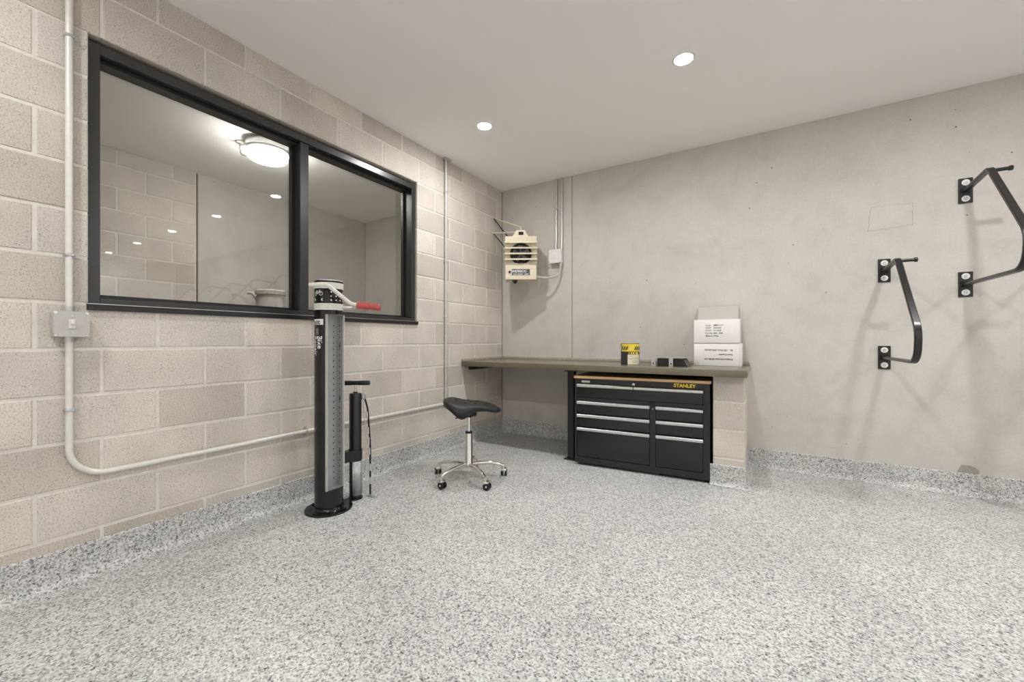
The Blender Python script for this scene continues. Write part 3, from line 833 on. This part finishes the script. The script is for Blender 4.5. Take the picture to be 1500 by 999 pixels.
# ================================================================ workbench
BT, BB, BX1, BY = .847, .797, 2.490, -.760
wbn = empty('workbench', (1.2, -.38, 0)); tag(wbn, 'olive laminate workbench top fixed in the corner between block and concrete walls', 'workbench')
Tb = Matrix.Translation((-1.2, .38, 0))
MB().box(0.002, BX1, BY, -.001, BB, BT, .003, 2).obj('worktop', 'bench', wbn, 40, Tb)
struct(MB().box(0.002, .020, BY + .002, -.001, BT, BT + .024, .002).obj('trim_1', 'benchedge'), 'thin upstand strip on the block wall above the worktop')
struct(MB().box(0.020, BX1 - .004, -.018, -.001, BT, BT + .024, .002).obj('trim_2', 'benchedge'), 'thin upstand strip on the concrete wall above the worktop')
MB().box(0.002, .045, -.64, -.02, BB - .042, BB, .002).obj('wall_cleat', 'black', wbn, None, Tb)
MB().box(0.9, PX0 - .004, -.045, -.003, BB - .06, BB, .002).obj('back_rail', 'black', wbn, None, Tb)
lg = MB().box(1.100, 1.160, -.630, -.570, .008, BB - .006, .003).obj('steel_leg', 'black', wbn, None, Tb)
MB().box(1.075, 1.185, -.655, -.545, 0, .008, .001).obj('base_plate', 'black', lg, None, Tb)
MB().box(1.080, 1.180, -.650, -.200, BB - .018, BB, .001).obj('top_plate', 'black', lg, None, Tb)

# ================================================================ tool chest
tp0 = Vector((1.216, -.739)); tp1 = Vector((2.249, -.665))
tang = math.atan2(tp1.y - tp0.y, tp1.x - tp0.x); TW = (tp1 - tp0).length
tc_ = empty('tool_chest', (tp0.x, tp0.y, 0), tang); tag(tc_, 'black steel tool chest with silver drawer pulls under the workbench', 'tool chest')
D = .455; TH = .735
body = MB()
body.box(0, .020, .002, D, .022, TH); body.box(TW - .044, TW, .002, D, .022, TH)
body.box(.020, TW - .044, .030, D, .022, TH)
body.box(.020, TW - .044, .002, .030, .022, .072)
body.box(.613, .655, .002, .030, .072, .574)
body.box(.020, TW - .044, .002, .030, .690, TH); body.box(.020, TW - .044, .002, .030, .546, .574)
body.obj('carcass', 'cabinet', tc_)
for s_ in (.03, TW - .09):
    for y_ in (.03, D - .09): 
        MB().box(s_, s_ + .06, y_, y_ + .06, 0, .023, .003).obj('foot', 'rubber', tc_)
wt = MB()
wt.prism([(-.010, .0), (.010, -.014), (TW - .010, -.014), (TW + .008, .0), (TW + .008, D), (-.010, D)], 'z', TH, TH + .020)
wt.obj('wood_top', 'wood', tc_)
def drawer(x0, x1, z0, z1):
    d_ = MB().box(x0 + .003, x1 - .003, -.001, .035, z0 + .003, z1 - .004, .003, 2).obj('drawer', 'cabinet', tc_, 40)
    h_ = MB(); h_.prism([(-.001, z1 - .030), (-.016, z1 - .027), (-.019, z1 - .020), (-.018, z1 - .008), (-.013, z1 - .004), (-.001, z1 - .004)], 'x', x0 + .002, x1 - .002)
    h_.obj('drawer_pull', 'alu', d_)
    return d_
drawer(.020, TW - .044, .574, .690)
for z0, z1 in ((.440, .546), (.328, .436), (.074, .324)):
    drawer(.020, .613, z0, z1); drawer(.655, TW - .044, z0, z1)
# lock and key, brand plates
lk = MB().cyl((.489, .001, .704), (.489, -.008, .704), .011, seg=16).obj('lock', 'chrome', tc_, 40)
ky = MB(); ky.box(.4875, .4905, -.026, -.006, .698, .710); ky.lathe([(.005, -.001), (.011, -.001), (.011, .001), (.005, .001)], 16)
for i in range(len(ky.v) - 64, len(ky.v)):
    x, y, z = ky.v[i]; ky.v[i] = (.489 + z, -.028 + x * .6, .704 + y)
ky.obj('key', 'alu', lk)
MB().box(.4865, .4915, -.030, -.027, .640, .700, .001).obj('key_tag', 'rubber', lk)
bp = MB().box(.772, .955, -.002, .003, .692, .730, .001).obj('brand_plate', 'ink', tc_)
text_obj('lettering', 'STANLEY', .037, 'logo_yellow', bp, lambda u, v: (.8635 + u, -.0025, .711 + v), .0012)
bp = MB().box(.061, .130, -.001, .003, .701, .716, .001).obj('badge', 'printwhite', tc_)
for u_ in (.070, .084, .100, .114):
    MB().box(u_, u_ + .010, -.0015, -.0008, .7055, .7115).obj('badge_print', 'inkgrey', bp)
MB().cyl((.634, .002, .520), (.634, -.002, .520), .004, seg=10).obj('rivet', 'alu', tc_)

# ================================================================ things on the workbench
# paint tin
px_, py_ = 1.605, -.450
tn = empty('paint_tin', (px_, py_, BT)); tag(tn, 'yellow and black tin with cream label on the workbench', 'tin')
TRd = .077; THt = .178
MB().lathe([(0, .002), (TRd - .002, .002), (TRd, 0), (TRd, THt), (TRd - .003, THt + .003), (TRd - .007, THt - .003), (0, THt - .003)], 36).obj('can', 'ink', tn, 40)
MB().lathe([(0, THt - .003), (TRd - .010, THt - .003), (TRd - .008, THt + .004), (TRd - .016, THt + .004), (TRd - .020, THt), (0, THt)], 36).obj('lid', 'yellow', tn, 40)
AC = -62     # azimuth of the label centre (towards the room)
def tinwrap(azc, zc, r=TRd + .0006):
    return lambda u, v: az(r, azc + math.degrees(u / r), zc + v)
mb = MB(); art_quad(mb, tinwrap(AC, .143), -.105, .105, -.030, .034, 24); yb = mb.obj('yellow_band', 'yellow', tn)
mb = MB()
fn = tinwrap(AC, .143, TRd + .0011)
for u in (-.090, -.066, -.044, .030, .050, .072, .094):
    n_ = 12; pts = []
    for k in range(n_):
        a_ = 2 * PI * k / n_; ex, ey = .0075 * math.cos(a_), .021 * math.sin(a_)
        pts.append(fn(u + ex * math.cos(-.5) - ey * math.sin(-.5), -.002 + ex * math.sin(-.5) + ey * math.cos(-.5)))
    mb.add(pts, [tuple(range(n_))])
mb.obj('band_print', 'ink', yb)
mb = MB()
for u0, u1 in ((-.028, -.022), (-.012, -.002), (.004, .020), (.030, .060)):
    art_quad(mb, tinwrap(AC, .098), u0, u1, -.008, .010, 3)
mb.obj('band_print', 'yellow', tn)
mb = MB(); art_quad(mb, tinwrap(AC + 14, .045), -.056, .062, -.042, .042, 16); lb = mb.obj('paper_label', 'label', tn)
mb = MB(); fn = tinwrap(AC + 14, .045, TRd + .0011)
for v, u0, u1 in ((.016, -.014, .030), (.008, -.050, .058), (-.010, -.018, .034), (-.022, -.016, .032), (.030, -.040, -.010)):
    art_quad(mb, fn, u0, u1, v - .0012, v + .0012, 6)
mb.obj('label_print', 'inkgrey', lb)
bail = [az(TRd + .004, 40, .135)] + [Vector(az(TRd + .012, 40, .135)) * (1 - t_) + Vector(az(TRd + .012, -140, .135)) * t_ + Vector((math.cos(R(-50)), math.sin(R(-50)), 0)) * math.sin(t_ * PI) * .075 + Vector((0, 0, -.085 * math.sin(t_ * PI))) for t_ in [i / 12 for i in range(13)]] + [az(TRd + .004, -140, .135)]
MB().tube(bail, .0014, 6).obj('bail_handle', 'emt', tn, 60)
for a_ in (40, -140):
    MB().cyl(az(TRd, a_, .135), az(TRd + .006, a_, .135), .008, seg=12).obj('bail_ear', 'galv', tn, 40)

# galvanised mounting plate standing on bent feet
gp_ = empty('mounting_plate', (1.93, -.44, BT)); tag(gp_, 'galvanised steel mounting plate on bent feet beside the cartons', 'metal plate')
po = MB()
po.prism([(-.175, .06), (-.150, -.13), (.115, -.13), (.165, .06), (.150, .13), (-.150, .13)], 'z', .066, .070).obj('plate', 'galv', gp_)
MB().prism([(-.166, -.0), (-.150, -.13), (.115, -.13), (.150, .0)], 'z', .070, .0715).obj('plate_fold', 'alu', gp_)
for x in (-.105, .030):
    ft = MB(); ft.box(x - .016, x + .016, -.130, -.126, 0, .068, .001); ft.box(x - .016, x + .016, -.130, -.090, 0, .003)
    fo = ft.obj('foot', 'galv', gp_)
    MB().cyl((x, -.1300, .022), (x, -.1306, .022), .006, seg=12).obj('bolt_hole', 'hole', fo)
for x in (-.105, .030):
    MB().box(x - .016, x + .016, .085, .089, 0, .068, .001).obj('foot', 'galv', gp_)

MB().prism([(-.080, .063), (.115, .063), (.150, .003), (-.080, .003)], 'y', -.105, .080).obj('black_body', 'black', gp_)  # black body with a sloped end, filling the space under the plate
# two white cartons
def carton(name, x0, x1, y0, y1, z0, h, label):
    e_ = empty(name, ((x0 + x1) / 2, (y0 + y1) / 2, z0)); tag(e_, label, 'box', 'white cartons')
    w_, d_ = (x1 - x0) / 2, (y1 - y0) / 2
    MB().box(-w_, w_, -d_, d_, 0, h, .003, 2).obj('carton_body', 'paper', e_, 40)
    return e_, w_, d_
c1, w_, d_ = carton('carton', 2.090, 2.437, -.285, -.030, BT, .183, 'closed white carton with upside-down print, under the open carton')
MB().box(w_ - .012, w_ - .0105, -d_ - .0012, -d_ + .001, .004, .178).obj('flap_seam', 'inkgrey', c1)
for z_, s_, x_, bd in (('Product Number #100-102', .0185, .055, .0006), ('Steel Casette', .0185, .092, .0004), ('RL - 100 Parts (300 pieces)', .0185, .128, .0003)):
    text_obj('lettering', z_, s_, 'ink', c1, lambda u, v, x_=x_: (w_ - .062 - u, -d_ - .0008, x_ - v), bd, 'LEFT', 1.0)
for i_ in range(5):
    MB().box(w_, w_ + .0006, -d_ + .05, -d_ + .06, .03 + i_ * .026, .045 + i_ * .026).obj('side_print', 'inkgrey', c1)
c2, w_, d_ = carton('carton', 2.090, 2.424, -.290, -.040, BT + .185, .192, 'white carton with raised lid flap, stacked on the other carton')
fl_ = MB(); fl_.add([(-w_, d_ - .02, .190), (w_ - .02, d_ - .02, .190), (w_ - .020, d_ + .026, .320), (-w_ + .004, d_ + .026, .314), (-w_, d_ - .017, .190), (w_ - .02, d_ - .017, .190), (w_ - .020, d_ + .029, .320), (-w_ + .004, d_ + .029, .314)],
    [(0, 1, 2, 3), (4, 7, 6, 5), (0, 4, 5, 1), (1, 5, 6, 2), (2, 6, 7, 3), (3, 7, 4, 0)]); fl_.obj('lid_flap', 'flap', c2)
fl_ = MB(); fl_.prism([(-d_, .188), (-d_ + .02, .200), (-d_ + .09, .188)], 'x', w_ - .004, w_ - .001); fl_.obj('side_flap', 'paper', c2)
for i_, (a_, b_) in enumerate((('Lot #', 'MBB11131'), ('N.WT', '8.8 KGS'), ('G.WT', '9.1 KGS'), ('Ctn No.', '840  1500'), ('Made in China', ''))):
    zz = .145 - i_ * .0215
    text_obj('lettering', a_, .0165, 'ink', c2, lambda u, v, zz=zz: (-w_ + .088 + u, -d_ - .0008, zz + v), .0004 if i_ == 4 else .0002, 'LEFT')
    if b_: text_obj('lettering', b_, .0165, 'ink', c2, lambda u, v, zz=zz: (-w_ + .148 + u, -d_ - .0008, zz + v), .0003, 'LEFT')
for i_ in range(4):
    MB().box(w_, w_ + .0006, -d_ + .05, -d_ + .065, .045 + i_ * .032, .055 + i_ * .032).obj('side_print', 'inkgrey', c2)

# ================================================================ unit heater in the corner
HT = R(30.4); HZ = 1.680
ht = empty('unit_heater', (.459, -.355, HZ), HT); tag(ht, 'cream louvred electric unit heater hung in the corner', 'heater')
hw = .163; hd2 = .200
sh = MB()
sh.box(-hw, hw, .012, hd2, .150, .446); sh.box(-hw + .002, hw - .002, .0, hd2, .0, .150, .004)
sh.box(-hw, hw, .0, .014, .385, .446, .002)
sh.box(-hw, -hw + .050, .002, .014, .150, .386); sh.box(hw - .050, hw, .002, .014, .150, .386)
sh.box(-hw, hw, .006, .014, .150, .170); 
sh.obj('housing', 'cream', ht, 40)
gr = MB().cyl((0, .012, .268), (0, .009, .268), .112, seg=36).obj('fan_opening', 'hole', ht, 40)
fb = MB()
for k in range(5):
    a0 = 2 * PI * k / 5 + .3
    fb.add([(.022 * math.cos(a0), .008, .268 + .022 * math.sin(a0)), (.088 * math.cos(a0 - .25), .008, .268 + .088 * math.sin(a0 - .25)), (.092 * math.cos(a0 + .35), .0065, .268 + .092 * math.sin(a0 + .35)), (.024 * math.cos(a0 + .5), .0065, .268 + .024 * math.sin(a0 + .5))], [(0, 1, 2, 3)])
fb.cyl((0, .009, .268), (0, .004, .268), .026, seg=16)
fb.obj('fan_blades', 'steeldk', gr)
fg = MB()
for r_ in (.045, .065, .085, .105):
    fg.tube([(r_ * math.cos(2 * PI * k / 32), .0035, .268 + r_ * math.sin(2 * PI * k / 32)) for k in range(33)], .0016, 5, False)
for k in range(8):
    a0 = PI * k / 4 + .2; fg.tube([(.02 * math.cos(a0), .0035, .268 + .02 * math.sin(a0)), (.108 * math.cos(a0), .0035, .268 + .108 * math.sin(a0))], .0016, 5)
fg.obj('fan_guard', 'steeldk', gr)
for z_ in (.380, .323, .265, .207):
    lv = MB(); lv.prism([(-.040, z_ - .002), (-.040, z_ - .012), (-.036, z_ - .012), (-.034, z_ - .006), (.010, z_ + .012), (.010, z_ + .016)], 'x', -hw - .004, hw + .004)
    lv.obj('louvre', 'cream', ht)
tb = MB().prism([(-.088, .446), (.078, .446), (.040, .511), (-.044, .511)], 'y', .010, .014).obj('hanger_tab', 'cream', ht)
MB().box(-.024, .026, .0085, .0105, .462, .494).obj('tab_slot', 'hole', tb)
npl = MB().box(-.094, .092, -.003, .001, .045, .108, .001).obj('nameplate', 'plate', ht)
text_obj('lettering', 'INDEECO', .034, 'printwhite', npl, lambda u, v: (-.016 + u, -.0035, .084 + v), .0008)
mb = MB()
for u0, u1 in ((-.080, -.040), (-.034, .020), (.036, .078)): mb.box(u0, u1, -.0036, -.0030, .052, .059)
mb.obj('nameplate_print', 'printwhite', npl)
MB().lathe([(0, 0), (.013, 0), (.012, .012), (0, .013)], 16).obj('thermostat_knob', 'black', ht, 40, Matrix.Translation((-.115, .002, .078)) @ Matrix.Rotation(R(90), 4, 'X'))
MB().lathe([(0, -.036), (.012, -.034), (.020, -.022), (.030, -.006), (.030, .0), (0, .0)], 18).obj('pull_switch', 'black', ht, 40, Matrix.Translation((-.062, .05, 0)))
# bracket arms back to the block wall
ca, sa = math.cos(HT), math.sin(HT)
def hl(p):   # world -> heater local
    x, y = p[0] - .459, p[1] + .355
    return (x * ca + y * sa, -x * sa + y * ca, p[2] - HZ)
br = MB()
tipu = (0.0, .030, .545); tipl = (-.045, .030, .492)
br.tube([hl((.006, -.150, 2.425)), tipu], .008, 8); br.obj('bracket_arm', 'cream', ht, 40)
MB().tube([hl((.006, -.200, 2.256)), tipl], .008, 8).obj('bracket_arm', 'cream', ht, 40)
MB().cyl((0.0, .030, .545), (0.0, .030, .440), .007, seg=8).obj('hanger_rod', 'cream', ht, 40)
MB().tube([hl((.004, -.185, 2.425)), hl((.12, -.06, 2.22)), (-.10, .150, .44)], .006, 8).obj('dark_rod', 'black', ht, 40)  # thin black rods from the wall plates to the heater back
MB().tube([hl((.004, -.185, 2.256)), hl((.12, -.06, 2.06)), (-.10, .190, .30)], .006, 8).obj('dark_rod', 'black', ht, 40)
wp = MB(); v0 = [(0, -.205), (.006, -.205), (.006, -.14), (0, -.14)]
for zz in (2.246, 2.415):
    vs = [hl((x, y, z_)) for z_ in (zz, zz + .024) for x, y in v0]
    wp.add(vs, [(0, 1, 2, 3), (4, 7, 6, 5), (0, 4, 5, 1), (1, 5, 6, 2), (2, 6, 7, 3), (3, 7, 4, 0)])
wp.obj('wall_plate', 'cream', ht)

# junction box, conduits and flexible feed on the concrete wall
jb = empty('junction_box', (.712, 0, 1.875)); tag(jb, 'white electrical junction box on the concrete wall beside the heater', 'junction box')
MB().box(-.076, .060, -.060, 0, 0, .140, .006, 2).obj('box', 'white', jb, 40)
MB().box(-.078, .062, -.066, -.058, -.002, .142, .002).obj('cover', 'white', jb)
for x in (-.068, .052):
    for z_ in (.010, .130):
        MB().cyl((x, -.066, z_), (x, -.068, z_), .005, seg=10).obj('cover_screw', 'alu', jb, 40)
for x, lab in ((.700, 'thin steel conduit rising from the junction box, on the heater side'), (.765, 'thin steel conduit rising from the junction box, beside the wall joint')):
    t = empty('conduit', (x, 0, 2.015)); tag(t, lab, 'conduit', 'conduits above the junction box')
    MB().tube([(0, -.030, 0), (0, -.030, .02), (0, -.018, .10), (0, -.018, H - 2.015)], .011, 12).obj('pipe', 'emt', t, 50)
    MB().cyl((0, -.030, .0), (0, -.030, .018), .015, seg=12).obj('connector', 'galv', t, 40)
    s2 = MB(); s2.box(-.014, .030, -.003, 0, .43, .445); s2.box(-.014, .014, -.031, 0, .431, .444, .003); s2.obj('strap', 'galv', t)
q = Vector((hw, .060, .035))
qe = Vector((.459 + q.x * ca - q.y * sa, -.355 + q.x * sa + q.y * ca, HZ + q.z))
fx = empty('flexible_conduit', (.755, -.03, 1.873)); tag(fx, 'grey flexible conduit looping from the junction box to the heater', 'conduit')
Tf = Matrix.Translation((-.755, .03, -1.873))
qd = Vector((ca, sa, 0))
pth = fillet([(.755, -.030, 1.873), (.755, -.035, 1.735), tuple(qe + qd * .10 + Vector((0, 0, -.012))), tuple(qe)], [.10, .10], 8)
MB().tube(pth, .012, 12).obj('hose', 'boxgrey', fx, 60, Tf)
MB().cyl(qe, qe + qd * .022, .018, seg=14).obj('connector', 'galv', fx, 40, Tf)
MB().cyl((.755, -.030, 1.873), (.755, -.030, 1.845), .018, seg=14).obj('connector', 'galv', fx, 40, Tf)

# ================================================================ wall-mounted bike hooks
def sweep_bar(pts, w, h):
    """rectangular bar along a path in the y-z plane; w across (x), h in plane"""
    pts = [Vector(p) for p in pts]; n = len(pts); vs = []; c_ = .004
    sec = [(-w / 2 + c_, -h / 2), (w / 2 - c_, -h / 2), (w / 2, -h / 2 + c_), (w / 2, h / 2 - c_), (w / 2 - c_, h / 2), (-w / 2 + c_, h / 2), (-w / 2, h / 2 - c_), (-w / 2, -h / 2 + c_)]
    m = len(sec)
    for i, p in enumerate(pts):
        t = (pts[min(i + 1, n - 1)] - pts[max(i - 1, 0)]).normalized(); nn = Vector((0, -t.z, t.y))
        vs += [p + Vector((a_, 0, 0)) + nn * b_ for a_, b_ in sec]
    fs = [tuple(range(m))[::-1], tuple((n - 1) * m + k for k in range(m))]
    for i in range(n - 1):
        for k in range(m):
            fs.append((i * m + k, i * m + (k + 1) % m, (i + 1) * m + (k + 1) % m, (i + 1) * m + k))
    return MB().add(vs, fs)
RK = fillet([(0, -.008, .634), (0, -.355, .660), (0, -.780, .180), (0, -.755, -.004), (0, -.008, -.002)], [.045, .14, .10], 8)
rk_mesh = {
    'bar': sweep_bar(RK, .034, .020).mesh('hook_bar', 'black', 35),
    'plate': MB().box(-.035, .035, -.008, 0, -.085, .085, .0015).mesh('wall_plate', 'black'),
    'washer': MB().lathe([(.009, 0), (.0205, 0), (.0205, .003), (.009, .004)], 20, (0, 0, 0)).mesh('washer', 'white', 40, Matrix.Rotation(R(90), 4, 'X')),
    'bolt': MB().lathe([(0, .0), (.0095, .0), (.0095, .008), (0, .0085)], 6).mesh('bolt', 'galv', None, Matrix.Rotation(R(90), 4, 'X')),
    'peg': MB().tube([(.0, 0, 0), (.072, 0, 0), (.073, 0, 0), (.086, 0, 0), (.089, 0, 0)], .011, 14, True, [.011, .011, .0155, .0155, .012]).mesh('peg', 'black', 40),
    'weld': MB().box(-.024, .024, -.014, -.007, -.018, .018, .004).mesh('weld_block', 'blackgl'),
}
def part(name, key, parent, loc=(0, 0, 0)):
    o = bpy.data.objects.new(name, rk_mesh[key]); C.objects.link(o); o.parent = parent; o.location = loc; return o
for k in range(10):
    low = k % 2 == 0
    x = 3.337 + .415 * k; z_ = .931 if low else 1.437
    lab = {0: 'black steel bike hook bolted low on the concrete wall, nearest the workbench', 1: 'black steel bike hook bolted high on the concrete wall, nearest the workbench'}.get(k, ORD[k] + ' black steel bike hook from the workbench, bolted ' + ('low' if low else 'high') + ' on the concrete wall')
    t = empty('bike_hook', (x, 0, z_)); tag(t, lab, 'bike hook', 'wall bike hooks')
    part('hook_bar', 'bar', t)
    part('peg', 'peg', t, (.012, -.335, .650))
    for zz in (-.002, .634):
        p_ = part('wall_plate', 'plate', t, (0, 0, zz))
        part('weld_block', 'weld', p_)
        for dz in (-.055, .055):
            part('washer', 'washer', p_, (0, -.008, dz)); part('bolt', 'bolt', p_, (0, -.0085, dz))
